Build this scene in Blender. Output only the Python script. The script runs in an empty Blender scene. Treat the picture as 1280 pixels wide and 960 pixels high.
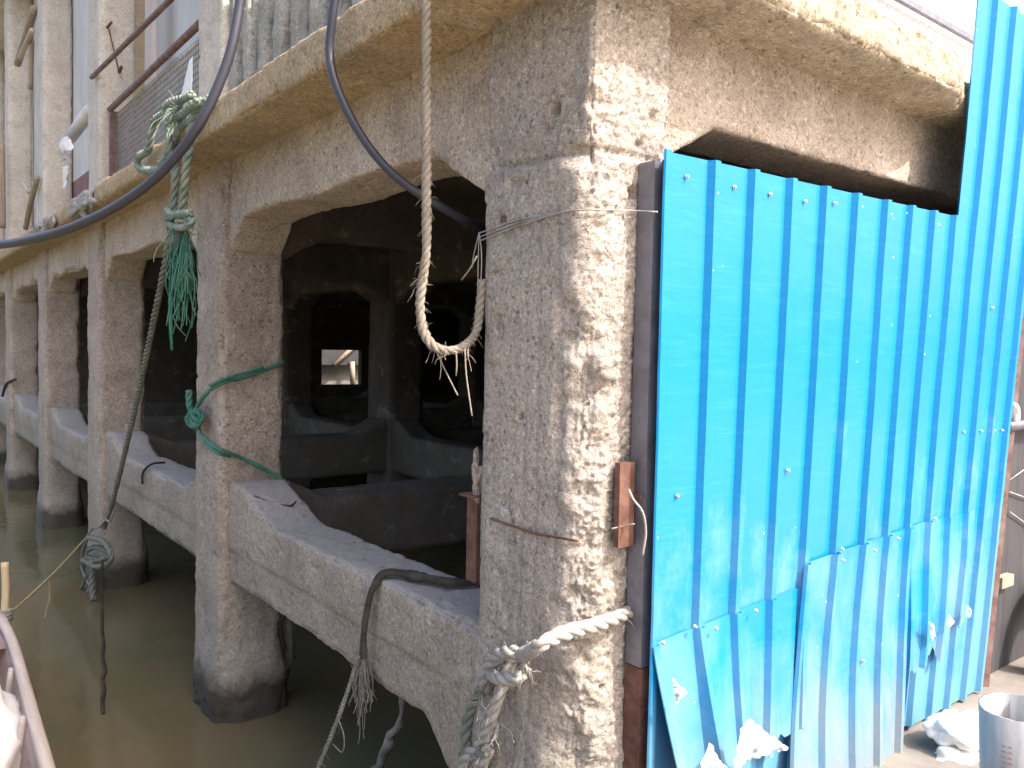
import bpy, math, random
import numpy as np
from mathutils import Vector, Matrix
random.seed(7)
S = bpy.context.scene
COL = S.collection

# ------------------------------------------------------------------ camera
R3 = np.array([[0.78809261, -0.61518947, 0.02125932], [0.00897045, 0.04601101, 0.99890065], [0.61549133, 0.78703551, -0.04177946]])
FPX = 1023.83
CAM = np.array([-1.777, -1.9, 1.65])
cd = bpy.data.cameras.new('camera'); cam = bpy.data.objects.new('camera', cd); COL.objects.link(cam)
cd.sensor_width = 36; cd.lens = FPX / 1280 * 36; cd.clip_start = .05; cd.clip_end = 800
mw = Matrix.Identity(4)
for i in range(3):
    mw[i][0] = R3[0][i]; mw[i][1] = R3[1][i]; mw[i][2] = -R3[2][i]; mw[i][3] = CAM[i]
cam.matrix_world = mw
S.camera = cam

def at(px, py, ax, val):
    """where the line of sight of a photo pixel meets the plane  axis = val"""
    d = R3.T @ np.array([(px - 640) / FPX, -(py - 480) / FPX, 1.0])
    return CAM + d * (val - CAM['xyz'.index(ax)]) / d['xyz'.index(ax)]
def atd(px, py, dist):
    d = R3.T @ np.array([(px - 640) / FPX, -(py - 480) / FPX, 1.0])
    return CAM + d * dist

# ------------------------------------------------------------------ light
AZ, EL = math.radians(22), math.radians(49)
sdir = Vector((math.sin(AZ) * math.cos(EL), -math.cos(AZ) * math.cos(EL), math.sin(EL)))
sl = bpy.data.lights.new('sun', 'SUN'); sl.energy = 2.3; sl.angle = math.radians(.5); sl.color = (1, .96, .90)
so = bpy.data.objects.new('sun', sl); COL.objects.link(so); so.location = (5, -12, 14)
so.rotation_euler = sdir.to_track_quat('Z', 'Y').to_euler()
W = bpy.data.worlds.new('World'); S.world = W; W.use_nodes = True
nt = W.node_tree
bg = nt.nodes['Background']; bg.inputs['Strength'].default_value = .15
sk = nt.nodes.new('ShaderNodeTexSky'); sk.sky_type = 'NISHITA'; sk.sun_disc = False
sk.sun_elevation = EL; sk.sun_rotation = math.atan2(sdir.x, sdir.y)
sk.air_density = 1.0; sk.dust_density = 6.0; sk.ozone_density = 1.0
nt.links.new(sk.outputs[0], bg.inputs[0])
S.view_settings.view_transform = 'Standard'; S.view_settings.look = 'None'
S.view_settings.gamma = 1; S.view_settings.exposure = 1.66
S.view_settings.use_white_balance = True
S.view_settings.white_balance_temperature = 6650
S.view_settings.white_balance_tint = 14

# ------------------------------------------------------------------ noise
def _h(ix, iy, iz, seed):
    h = (ix.astype(np.int64) * 374761393 + iy.astype(np.int64) * 668265263 + iz.astype(np.int64) * 2147483647 + seed * 974711) & 0xFFFFFFFF
    h = ((h ^ (h >> 13)) * 1274126177) & 0xFFFFFFFF
    h = ((h ^ (h >> 16)) * 2246822519) & 0xFFFFFFFF
    return ((h ^ (h >> 15)) & 0xFFFF) / 65535.0
def vn(P, sc, seed=0):
    """value noise 0..1 on an (n,3) array; sc: scalar or 3 numbers"""
    Q = P * np.array(sc if hasattr(sc, '__len__') else (sc, sc, sc)) + 31.7
    I = np.floor(Q); f = Q - I; f = f * f * (3 - 2 * f)
    r = 0
    for dx in (0, 1):
        for dy in (0, 1):
            for dz in (0, 1):
                w = (f[:, 0] if dx else 1 - f[:, 0]) * (f[:, 1] if dy else 1 - f[:, 1]) * (f[:, 2] if dz else 1 - f[:, 2])
                r = r + w * _h(I[:, 0] + dx, I[:, 1] + dy, I[:, 2] + dz, seed)
    return r
def ss(a, b, x):
    t = np.clip((x - a) / (b - a), 0, 1); return t * t * (3 - 2 * t)

# ------------------------------------------------------------------ materials
def mat(name, col=(.5, .5, .5), rough=.6, metal=0.0, **kw):
    m = bpy.data.materials.new(name); m.use_nodes = True
    b = m.node_tree.nodes['Principled BSDF']
    b.inputs['Base Color'].default_value = (*col, 1); b.inputs['Roughness'].default_value = rough; b.inputs['Metallic'].default_value = metal
    for k, v in kw.items(): b.inputs[k].default_value = v
    return m
class N:
    def __init__(s, m): s.t = m.node_tree; s.b = s.t.nodes['Principled BSDF']; s.co = s.t.nodes.new('ShaderNodeNewGeometry').outputs['Position']
    def lk(s, a, b): s.t.links.new(a, b)
    def mapping(s, sc):
        n = s.t.nodes.new('ShaderNodeMapping'); n.inputs['Scale'].default_value = sc; s.lk(s.co, n.inputs[0]); return n.outputs[0]
    def noise(s, sc, det=4, ro=.6, v=None, out=0, dist=0):
        n = s.t.nodes.new('ShaderNodeTexNoise'); n.inputs['Scale'].default_value = sc; n.inputs['Detail'].default_value = det; n.inputs['Roughness'].default_value = ro
        n.inputs['Distortion'].default_value = dist
        s.lk(v or s.co, n.inputs['Vector']); return n.outputs[out]
    def vor(s, sc, out='Distance', v=None, feat='F1'):
        n = s.t.nodes.new('ShaderNodeTexVoronoi'); n.inputs['Scale'].default_value = sc; n.feature = feat; s.lk(v or s.co, n.inputs['Vector']); return n.outputs[out]
    def ramp(s, x, stops):
        n = s.t.nodes.new('ShaderNodeValToRGB'); e = n.color_ramp.elements
        while len(e) < len(stops): e.new(.5)
        for q, (p, c) in zip(e, stops):
            q.position = p; q.color = (*c, 1) if hasattr(c, '__len__') else (c, c, c, 1)
        s.lk(x, n.inputs[0]); return n.outputs[0]
    def mix(s, f, a, b, mode='MIX'):
        n = s.t.nodes.new('ShaderNodeMix'); n.data_type = 'RGBA'; n.blend_type = mode
        for sock, v in ((n.inputs[0], f), (n.inputs[6], a), (n.inputs[7], b)):
            if isinstance(v, bpy.types.NodeSocket): s.lk(v, sock)
            elif hasattr(v, '__len__'): sock.default_value = (*v, 1)
            else: sock.default_value = v
        return n.outputs[2]
    def math(s, op, a, b=0.0, clamp=False):
        n = s.t.nodes.new('ShaderNodeMath'); n.operation = op; n.use_clamp = clamp
        for sock, v in ((n.inputs[0], a), (n.inputs[1], b)):
            if isinstance(v, bpy.types.NodeSocket): s.lk(v, sock)
            else: sock.default_value = v
        return n.outputs[0]
    def z(s):
        n = s.t.nodes.new('ShaderNodeSeparateXYZ'); s.lk(s.co, n.inputs[0]); return n.outputs
    def bump(s, h, strength=.5, dist=.01):
        n = s.t.nodes.new('ShaderNodeBump'); n.inputs['Strength'].default_value = strength; n.inputs['Distance'].default_value = dist
        s.lk(h, n.inputs['Height'])
        if s.b.inputs['Normal'].is_linked: s.lk(s.b.inputs['Normal'].links[0].from_socket, n.inputs['Normal'])
        s.lk(n.outputs[0], s.b.inputs['Normal'])
    def col(s, c): s.lk(c, s.b.inputs['Base Color'])
    def rough(s, c): s.lk(c, s.b.inputs['Roughness'])

def concrete(name, dark, light, algae=True, grit=1.0, rust=.25, dust=False):
    m = mat(name, light, .93); n = N(m)
    n.b.inputs['Specular IOR Level'].default_value = .25
    base = n.mix(n.ramp(n.noise(2.2, 6, .65), [(.3, 0), (.7, 1)]), dark, light)
    base = n.mix(n.math('MULTIPLY', n.ramp(n.noise(1.3, 5, .7, v=n.mapping((1, 1, .35))), [(.52, 0), (.75, 1)]), .4), base, (.22, .195, .185))      # grey weathered patches
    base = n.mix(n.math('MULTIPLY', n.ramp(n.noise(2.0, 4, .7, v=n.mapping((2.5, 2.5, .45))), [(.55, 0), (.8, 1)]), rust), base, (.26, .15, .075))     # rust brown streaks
    base = n.mix(n.math('MULTIPLY', n.ramp(n.noise(5.5, 5, .7), [(.50, 0), (.68, 1)]), .5), base, n.mix(.5, dark, (.16, .145, .15)))
    base = n.mix(n.math('MULTIPLY', n.ramp(n.noise(4.3, 4, .7, dist=.5), [(.58, 0), (.72, 1)]), .35), base, (.62, .58, .53))
    vc = n.vor(75, 'Color')
    vs = n.t.nodes.new('ShaderNodeSeparateColor'); n.lk(vc, vs.inputs[0])
    peb = n.ramp(vs.outputs[0], [(0, .5), (.25, .9), (.8, 1.05), (.93, 1.15), (1, 1.6)])
    base = n.mix(.6 * grit, base, peb, 'MULTIPLY')
    spk = n.ramp(n.noise(140, 3, .7), [(.3, .5), (.5, 1), (.72, 1.45)])
    base = n.mix(.85 * grit, base, spk, 'MULTIPLY')
    pit = n.ramp(n.noise(34, 3, .6), [(.28, .3), (.41, 1)])
    base = n.mix(.8 * grit, base, pit, 'MULTIPLY')
    ls = n.ramp(n.noise(46, 2, .5), [(.68, 0), (.74, 1)])
    base = n.mix(n.math('MULTIPLY', ls, .35 * grit), base, (.62, .6, .56))
    if algae:
        zz = n.z()[2]
        zn = n.math('ADD', zz, n.math('MULTIPLY', n.math('SUBTRACT', n.noise(3, 5, .7), .5), .9))
        al = n.ramp(n.math('MULTIPLY_ADD', zn, .5), [(0, 1), (1, 0)])
        # tidal growth: olive up to the sill, black and wet at the waterline
        f1 = n.ramp(n.math('ADD', n.math('MULTIPLY', zn, -.6), .62), [(0, 0), (1, 1)])
        base = n.mix(n.math('MULTIPLY', f1, .55), base, (.21, .20, .155))
        zw = n.math('ADD', zz, n.math('MULTIPLY', n.math('SUBTRACT', n.noise(6, 4, .6), .5), .25))
        f2 = n.ramp(n.math('ADD', n.math('MULTIPLY', zw, -7), -3.55), [(0, 0), (1, 1)])
        base = n.mix(n.math('MULTIPLY', f2, .86), base, (.030, .029, .021))
        n.rough(n.ramp(f2, [(0, .93), (1, .45)]))
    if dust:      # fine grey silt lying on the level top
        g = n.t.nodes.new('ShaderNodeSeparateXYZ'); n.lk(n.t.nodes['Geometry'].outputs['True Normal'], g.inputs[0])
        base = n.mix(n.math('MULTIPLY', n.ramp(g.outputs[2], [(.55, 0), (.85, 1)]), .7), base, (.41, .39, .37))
    n.col(base)
    n.bump(n.noise(9, 4, .6), .3, .03)
    n.bump(n.noise(60, 6, .75), .75 * grit, .012)
    n.bump(n.ramp(n.noise(38, 2, .5, dist=.8), [(.28, 0), (.40, 1)]), .5 * grit, .010)
    n.bump(n.vor(130), .15 * grit, .006)
    return m
M = {}
M['con'] = concrete('weathered_concrete', (.37, .305, .245), (.53, .455, .375), rust=.22)
M['conc'] = concrete('coarse_concrete', (.35, .305, .255), (.47, .42, .365), rust=.14)
M['ledge'] = concrete('ledge_concrete', (.42, .315, .185), (.52, .41, .265), algae=False, rust=.3)  # golden base carries warm bounce light on the soffit, besides rust
M['ledgeb'] = concrete('sunlit_ledge', (.40, .325, .225), (.50, .435, .335), algae=False, rust=.25)  # less yellow copy of the ledge concrete for the sunlit run
M['post'] = concrete('pale_concrete', (.56, .51, .43), (.68, .63, .545), algae=False, grit=.6, rust=.12)
M['lintel'] = concrete('lintel_concrete', (.46, .385, .31), (.62, .54, .45), algae=False, rust=.22)  # paler copy of the same concrete, standing in for bounced light
M['inner'] = concrete('shade_dark_concrete', (.08, .068, .054), (.14, .12, .098), grit=.5)  # darker copy of the concrete, interior shade put into the colour
M['fin'] = concrete('mossy_concrete', (.30, .30, .26), (.46, .46, .41), algae=False, grit=.8)
M['patch'] = concrete('cement_lump', (.34, .33, .31), (.46, .45, .42), algae=False)

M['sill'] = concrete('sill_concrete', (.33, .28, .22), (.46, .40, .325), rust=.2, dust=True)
def rusty(name, a, b, rough=.8, metal=.0, sc=14):
    m = mat(name, a, rough, metal); n = N(m)
    n.col(n.mix(n.ramp(n.noise(sc, 6, .7), [(.38, 0), (.62, 1)]), a, b)); n.bump(n.noise(90, 3), .3, .003); return m
M['rust'] = rusty('rusty_steel', (.085, .035, .024), (.17, .085, .06))
M['rustpost'] = rusty('rust_streaked_steel', (.22, .21, .24), (.17, .13, .12), .5, .3, 5)
M['pipe_red'] = rusty('red_brown_pipe', (.13, .06, .055), (.22, .15, .13), .6)
M['steel'] = rusty('grey_steel', (.20, .20, .24), (.15, .145, .16), .45, .4)
M['rust_dark'] = rusty('dark_rust', (.05, .022, .015), (.09, .04, .028))
M['wire'] = rusty('galvanised_wire', (.40, .39, .38), (.25, .23, .21), .5, .2)
M['cable'] = mat('black_rubber', (.035, .036, .05), .42)
def fibre(name, a, b, sc=60):
    m = mat(name, a, .95); n = N(m); n.b.inputs['Specular IOR Level'].default_value = .15
    c = n.mix(n.ramp(n.noise(9, 5, .7), [(.35, 0), (.65, 1)]), a, b)
    n.col(n.mix(.6, c, n.ramp(n.noise(sc * 4, 3, .6), [(.3, .5), (.7, 1.3)]), 'MULTIPLY')); n.bump(n.noise(sc * 5, 2), .5, .003); return m
M['rope_pale'] = fibre('pale_manila', (.22, .19, .15), (.32, .285, .235))
M['rope_white'] = fibre('dusty_white_nylon', (.27, .255, .225), (.40, .38, .345))
M['rope_green'] = fibre('faded_green_nylon', (.13, .22, .18), (.31, .32, .26))
M['rope_grey'] = fibre('grey_green_rope', (.13, .16, .13), (.22, .21, .17))
M['rope_teal'] = fibre('green_polypropylene', (.03, .17, .115), (.11, .23, .175))
M['rope_dark'] = fibre('slimy_dark_rope', (.035, .035, .028), (.09, .08, .06))
M['rope_straw'] = fibre('straw_string', (.34, .26, .13), (.45, .36, .2))

def blue_sheet(name, film):
    m = mat(name, (.01, .3, .8), .36); n = N(m)
    n.b.inputs['Coat Weight'].default_value = .35; n.b.inputs['Coat Roughness'].default_value = .16; n.b.inputs['Specular IOR Level'].default_value = .2
    c = n.mix(n.noise(1.6, 4, .6), (.0005, .165, .385), (.001, .20, .43))
    scr = n.ramp(n.noise(3, 5, .75, v=n.mapping((1.2, 1, 15)), dist=.8), [(.50, 0), (.74, 1)])
    c = n.mix(n.math('MULTIPLY', scr, .28), c, (.05, .27, .48))
    fl = n.ramp(n.vor(16, 'Distance'), [(.055, 1), (.08, 0)])
    c = n.mix(n.math('MULTIPLY', fl, n.ramp(n.noise(7, 2), [(.55, 0), (.62, 1)])), c, (.6, .75, .8))
    if film:
        zz = n.z()[2]
        f = n.noise(2.0, 4, .6, v=n.mapping((1.4, 1, 1.0)), dist=.4)
        f = n.math('ADD', f, n.math('MULTIPLY', zz, -.28))
        g = n.ramp(f, [(.20, 0), (.52, 1)])
        c = n.mix(n.math('MULTIPLY', g, .8), c, (.13, .27, .38))
        d = n.ramp(n.math('ADD', n.noise(3.5, 5, .7, v=n.mapping((3, 1, .6))), n.math('MULTIPLY', zz, -.62)), [(.25, 0), (.62, 1)])
        c = n.mix(n.math('MULTIPLY', d, .8), c, (.22, .225, .215))
        n.rough(n.ramp(n.noise(5, 4), [(.3, .25), (.7, .6)]))
        n.bump(n.noise(7, 3, .5, dist=1.0), .22, .02)
    else:
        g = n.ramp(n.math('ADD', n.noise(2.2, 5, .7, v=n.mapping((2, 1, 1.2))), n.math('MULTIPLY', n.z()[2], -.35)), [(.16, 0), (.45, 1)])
        c = n.mix(n.math('MULTIPLY', g, .75), c, (.12, .28, .41))  # hazy sheen painted into the colour, stronger towards the bottom
        n.bump(n.noise(4, 3, .5, v=n.mapping((1, 1, 3))), .12, .02)
    n.col(c); return m
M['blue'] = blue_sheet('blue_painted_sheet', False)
M['bluefilm'] = blue_sheet('blue_sheet_with_peeling_film', True)
M['film'] = mat('torn_white_film', (.36, .45, .48), .35)
M['screw'] = mat('zinc_screw', (.62, .6, .56), .35, .6)

def plain(name, a, b, sc=5, rough=.8, v=None, bump=.2):
    m = mat(name, a, rough); n = N(m); n.col(n.mix(n.ramp(n.noise(sc, 5, .65, v=n.mapping(v) if v else None), [(.32, 0), (.68, 1)]), a, b))
    n.bump(n.noise(sc * 9, 3), bump, .005); return m
M['white_panel'] = plain('grubby_white_board', (.62, .64, .64), (.50, .51, .49), 3, v=(1, 1, .4))
M['pale_green'] = plain('pale_green_board', (.42, .55, .49), (.52, .58, .52), 3)
M['maroon'] = plain('maroon_paint', (.20, .10, .105), (.26, .16, .16), 5)
M['tarp'] = plain('grey_tarpaulin', (.58, .59, .60), (.68, .68, .66), 4)
M['pinkboard'] = plain('pinkish_board', (.58, .50, .47), (.50, .44, .42), 4)
M['wood'] = plain('old_timber', (.26, .20, .14), (.38, .31, .23), 4, v=(6, 6, .5))
M['bamboo'] = plain('dry_bamboo', (.42, .33, .2), (.52, .43, .28), 6, v=(3, 3, .6))
M['boatwood'] = plain('painted_boat_planks', (.23, .15, .13), (.36, .29, .26), 5, v=(8, .7, 3))
M['gunwale'] = plain('pale_worn_timber', (.42, .35, .29), (.53, .46, .39), 5, v=(8, .7, 8))
M['white'] = plain('white_sackcloth', (.80, .80, .78), (.72, .71, .67), 6, .9)
M['paper'] = mat('white_paper', (.82, .82, .80), .8)
M['green_bag'] = mat('green_plastic', (.12, .30, .05), .4)
M['whitecorr'] = plain('white_corrugated_steel', (.80, .80, .79), (.72, .72, .70), 2, .5)
M['dark_board'] = plain('near_black_boards', (.022, .022, .026), (.05, .048, .052), 5, v=(5, 5, .6))  # near-black tone carries the shade of the lean-to and far hut
M['black'] = mat('dark_rubber', (.022, .022, .024), .75)
M['rag'] = fibre('grey_rag', (.16, .15, .13), (.28, .27, .24), 20)
M['rubble'] = plain('pale_rubble', (.62, .60, .55), (.78, .77, .73), 9, .95, bump=.6)
M['pvc'] = mat('grey_pvc', (.55, .56, .56), .3)
n = N(M['pvc']); n.col(n.mix(n.ramp(n.noise(4, 5, .7, v=n.mapping((2, 2, .6))), [(.35, 0), (.65, 1)]), (.20, .205, .21), (.30, .30, .285)))
M['print'] = mat('red_print', (.38, .17, .14), .6)
M['quay'] = plain('dirty_quay_concrete', (.11, .10, .09), (.22, .20, .17), 2.5, .95, bump=.5)
M['pave'] = plain('pale_bounce_concrete', (.38, .33, .26), (.48, .43, .35), 2.5, .95, bump=.5)  # ground kept pale to bounce light up to the soffit
M['mud'] = plain('river_mud', (.10, .085, .05), (.15, .125, .075), 1.5)

mw_ = mat('muddy_water', (.085, .078, .045), .06); n = N(mw_); n.b.inputs['IOR'].default_value = 1.33
n.col(n.mix(n.ramp(n.noise(.55, 4, .6), [(.35, 0), (.68, 1)]), (.105, .105, .060), (.165, .125, .064)))
n.bump(n.noise(3.2, 3, .5, dist=.4), .12, .05); n.bump(n.noise(22, 2, .5), .05, .01)
M['water'] = mw_

# ------------------------------------------------------------------ object helpers
def link(name, me, m, parent=None, smooth=True):
    o = bpy.data.objects.new(name, me); COL.objects.link(o)
    if m: me.materials.append(m)
    if smooth and len(me.polygons): me.polygons.foreach_set('use_smooth', np.ones(len(me.polygons), bool))
    if parent: o.parent = parent
    return o
def pydata(name, v, f, m, parent=None, smooth=True):
    me = bpy.data.meshes.new(name); me.from_pydata([tuple(map(float, p)) for p in v], [], [tuple(map(int, q)) for q in f]); me.update()
    return link(name, me, m, parent, smooth)
def tag(o, label, cat=None, group=None, kind=None):
    if label: o['label'] = label
    if cat: o['category'] = cat
    if group: o['group'] = group
    if kind: o['kind'] = kind
    return o
def empty(name, label, cat, group=None):
    o = bpy.data.objects.new(name, None); o.empty_display_size = .1; COL.objects.link(o); return tag(o, label, cat, group)
class MB:
    """collects shapes for ONE mesh"""
    def __init__(s): s.v = []; s.f = []
    def add(s, v, f):
        k = len(s.v); s.v += [tuple(map(float, p)) for p in v]; s.f += [tuple(int(i) + k for i in q) for q in f]
    def box(s, lo, hi, rot=None, c=None):
        x0, y0, z0 = lo; x1, y1, z1 = hi
        v = [(x0, y0, z0), (x1, y0, z0), (x1, y1, z0), (x0, y1, z0), (x0, y0, z1), (x1, y0, z1), (x1, y1, z1), (x0, y1, z1)]
        if rot is not None: v = [tuple(rot @ Vector(p) + Vector(c)) for p in v]
        s.add(v, [(3, 2, 1, 0), (4, 5, 6, 7), (0, 1, 5, 4), (1, 2, 6, 5), (2, 3, 7, 6), (3, 0, 4, 7)])
    def tube(s, pts, r, n=8, cap=True):
        P = np.array(pts, float); m = len(P)
        T = np.gradient(P, axis=0); T /= np.linalg.norm(T, axis=1)[:, None] + 1e-12
        up = np.array([0, 0, 1.]) if abs(T[0][2]) < .9 else np.array([1., 0, 0])
        u = np.cross(T[0], up); u /= np.linalg.norm(u)
        rr = r if hasattr(r, '__len__') else [r] * m
        v = []
        for i in range(m):
            u = u - T[i] * (u @ T[i]); u /= np.linalg.norm(u) + 1e-12; w = np.cross(T[i], u)
            for k in range(n):
                a = 2 * math.pi * k / n; v.append(P[i] + rr[i] * (math.cos(a) * u + math.sin(a) * w))
        f = [(i * n + k, i * n + (k + 1) % n, (i + 1) * n + (k + 1) % n, (i + 1) * n + k) for i in range(m - 1) for k in range(n)]
        if cap: f += [tuple(range(n))[::-1], tuple((m - 1) * n + k for k in range(n))]
        s.add(v, f)
    def build(s, name, m, parent=None, smooth=True): return pydata(name, s.v, s.f, m, parent, smooth)
def spline(pts, step=.012):
    P = np.array(pts, float)
    Q = np.vstack([2 * P[0] - P[1], P, 2 * P[-1] - P[-2]])
    out = []
    for i in range(1, len(Q) - 2):
        a, b, c, d = Q[i - 1:i + 3]
        k = max(2, int(np.linalg.norm(c - b) / step))
        for t in np.linspace(0, 1, k, endpoint=False):
            out.append(.5 * (2 * b + (c - a) * t + (2 * a - 5 * b + 4 * c - d) * t * t + (3 * b - a - 3 * c + d) * t ** 3))
    out.append(Q[-2]); return np.array(out)
def rope_into(mb, pts, r, lay=7.0, fuzz=0, strands=3, step=None, flen=.03):
    """three-strand laid rope along a smooth path, with loose fibres"""
    P = spline(pts, step or r * .55); m = len(P)
    T = np.gradient(P, axis=0); T /= np.linalg.norm(T, axis=1)[:, None] + 1e-12
    up = np.array([0, 0, 1.]) if abs(T[0][2]) < .9 else np.array([1., 0, 0])
    u = np.cross(T[0], up); u /= np.linalg.norm(u)
    s_ = np.concatenate([[0], np.cumsum(np.linalg.norm(np.diff(P, axis=0), axis=1))])
    U = []; Wd = []
    for i in range(m):
        u = u - T[i] * (u @ T[i]); u /= np.linalg.norm(u) + 1e-12; U.append(u); Wd.append(np.cross(T[i], u))
    U = np.array(U); Wd = np.array(Wd)
    rv = r * (1 + .09 * np.sin(s_ * 23 + 1) * np.sin(s_ * 9.1))
    for k in range(strands):
        a = s_ / (r * lay) * 2 * math.pi + 2 * math.pi * k / strands
        C = P + (U * np.cos(a)[:, None] + Wd * np.sin(a)[:, None]) * (rv * .5)[:, None]
        mb.tube(C, list(rv * .56), 7)
    for _ in range(fuzz):
        i = random.randrange(2, m - 2); a = random.random() * 6.28
        n0 = U[i] * math.cos(a) + Wd[i] * math.sin(a)
        p0 = P[i] + n0 * r * .8; L = flen * random.uniform(.4, 1.6)
        d = n0 + T[i] * random.uniform(-1, 1) + np.array([0, 0, -.5]) * random.random()
        g = np.array([random.gauss(0, .3), random.gauss(0, .3), -.5])
        mb.tube([p0, p0 + d * L * .5, p0 + d * L * .8 + g * L * .5], [.0011, .0009, .0004], 3, False)
    return P
def rope(name, pts, r, m, label=None, cat='rope', parent=None, fuzz=0, **k):
    mb = MB(); rope_into(mb, pts, r, fuzz=fuzz, **k)
    o = mb.build(name, m, parent)
    if label: tag(o, label, cat)
    return o
def fray(mb, p, d, n, L, spread=.25, r=.0022):
    """a brush of loose fibres"""
    for _ in range(n):
        q = np.array(p) + np.random.normal(0, .006, 3); dd = np.array(d) + np.random.normal(0, spread, 3); l = L * random.uniform(.5, 1.15)
        g = np.array([0, 0, -1.]) * l * .35
        mid = q + dd * l * .5 + g * .3; end = q + dd * l * .8 + g + np.random.normal(0, .012, 3)
        m2 = (mid + end) / 2 + np.random.normal(0, l * .05, 3); mb.tube(spline([q, mid + np.random.normal(0, l * .05, 3), m2, end], l / 5), r, 4, False)
np.random.seed(5)

def rough_disp(k=1.0, seed=0, chip=1.0):
    def d(P, Nn, c):
        h = .010 * (vn(P, 3.1, seed) - .5) + .007 * (vn(P, 11, seed + 1) - .5) + .006 * (vn(P, 34, seed + 2) - .5) + .003 * (vn(P, 90, seed + 3) - .5)
        h -= .012 * ss(.70, .95, vn(P, 22, seed + 4))
        h -= chip * c * (.030 * ss(.50, .85, vn(P, 5.5, seed + 5)) + .012 * ss(.45, .9, vn(P, 17, seed + 6)))
        return h * k
    return d
def loft(name, ax, t0, t1, prof, m, parent, step=.03, r=.02, disp=None):
    """a bar of rounded rectangular section along axis ax; prof(t) -> a0,a1,b0,b1 in the other two axes (in x,y,z order)"""
    nt_ = max(2, int(round((t1 - t0) / step)) + 1); ts = np.linspace(t0, t1, nt_)
    pr = np.array([prof(t) for t in ts])
    mid = pr[len(pr) // 2]; na = max(2, int(round((mid[1] - mid[0]) / step))); nb = max(2, int(round((mid[3] - mid[2]) / step)))
    na = min(na, 140); nb = min(nb, 140)
    q = [(i / na, 0) for i in range(na)] + [(1, i / nb) for i in range(nb)] + [(1 - i / na, 1) for i in range(na)] + [(0, 1 - i / nb) for i in range(nb)]
    q = np.array(q); n = len(q)
    A = pr[:, 0][:, None] + (pr[:, 1] - pr[:, 0])[:, None] * q[:, 0][None]
    B = pr[:, 2][:, None] + (pr[:, 3] - pr[:, 2])[:, None] * q[:, 1][None]
    if callable(r): r = np.array([r(t) for t in ts])[:, None]
    ca = np.minimum(np.maximum(A, pr[:, 0][:, None] + r), pr[:, 1][:, None] - r); cb = np.minimum(np.maximum(B, pr[:, 2][:, None] + r), pr[:, 3][:, None] - r)
    da = A - ca; db = B - cb; l = np.sqrt(da ** 2 + db ** 2) + 1e-9
    na_ = da / l; nb_ = db / l
    corner = np.minimum(np.abs(na_), np.abs(nb_)) / .7071
    ea = np.minimum(A - pr[:, 0][:, None], pr[:, 1][:, None] - A); eb = np.minimum(B - pr[:, 2][:, None], pr[:, 3][:, None] - B)
    corner = np.maximum(corner, np.clip(1 - np.maximum(ea, eb) / .035, 0, 1))
    A = ca + na_ * r; B = cb + nb_ * r
    Tt = np.repeat(ts[:, None], n, 1); Z = np.zeros_like(Tt)
    order = {'x': lambda t, a, b: (t, a, b), 'y': lambda t, a, b: (a, t, b), 'z': lambda t, a, b: (a, b, t)}[ax]
    P = np.stack(order(Tt, A, B), -1).reshape(-1, 3); Nn = np.stack(order(Z, na_, nb_), -1).reshape(-1, 3)
    if disp: P = P + Nn * np.clip(disp(P, Nn, corner.reshape(-1)), -.2, .2)[:, None]
    i = np.arange(nt_ - 1)[:, None] * n; k = np.arange(n)[None]; k2 = (k + 1) % n
    F = np.stack([i + k, i + k2, i + n + k2, i + n + k], -1).reshape(-1, 4)
    if ax == 'y': F = F[:, ::-1]
    nv = len(P)
    P = np.vstack([P, [P[:n].mean(0)], [P[nv - n:nv].mean(0)]])
    kk = np.arange(n); c0 = np.stack([(kk + 1) % n, kk, np.full(n, nv)], -1); c1 = np.stack([nv - n + kk, nv - n + (kk + 1) % n, np.full(n, nv + 1)], -1)
    if ax == 'y': c0 = c0[:, ::-1]; c1 = c1[:, ::-1]
    me = bpy.data.meshes.new(name)
    me.vertices.add(len(P)); me.vertices.foreach_set('co', P.reshape(-1))
    nl = len(F) * 4 + len(c0) * 6
    me.loops.add(nl); me.polygons.add(len(F) + 2 * len(c0))
    me.loops.foreach_set('vertex_index', np.concatenate([F.reshape(-1), c0.reshape(-1), c1.reshape(-1)]))
    st = np.concatenate([np.arange(len(F)) * 4, len(F) * 4 + np.arange(2 * len(c0)) * 3]); me.polygons.foreach_set('loop_start', st)
    me.update(calc_edges=True); me.validate()
    return link(name, me, m, parent)
const = lambda *a: (lambda t: a)

# ================================================================== SETTING
WZ = -.85
tag(pydata('water', [(-90, -60, WZ), (60, -60, WZ), (60, 120, WZ), (-90, 120, WZ)], [(0, 1, 2, 3)], M['water'], smooth=False), None, kind='structure')
tag(pydata('river_bed', [(-200, -200, -2.6), (200, -200, -2.6), (200, 200, -2.6), (-200, 200, -2.6)], [(0, 1, 2, 3)], M['mud'], smooth=False), None, kind='structure')
qb = MB()
qb.box((.30, -1.1, -2.4), (16, -.36, -.06)); qb.box((.46, -.357, -2.4), (16, .08, -.066))
tag(qb.build('quay', M['quay'], smooth=False), None, kind='structure')
qb = MB(); qb.box((-4.5, -14, -2.4), (16, -1.103, -.063)); tag(qb.build('quay_pavement', M['pave'], smooth=False), None, kind='structure')

# ================================================================== THE CONCRETE BUILDING
B = empty('concrete_building', 'weathered concrete waterside building on square pillars with dark open bays below and a projecting ledge', 'building')
PIL = [(0, .56), (3.43, 3.97), (7.03, 7.60), (10.33, 10.86), (13.75, 14.30), (17.2, 17.75)]
ZB, ZS, ZL = 2.45, 2.82, 3.0         # beam underside, soffit, ledge top

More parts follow.
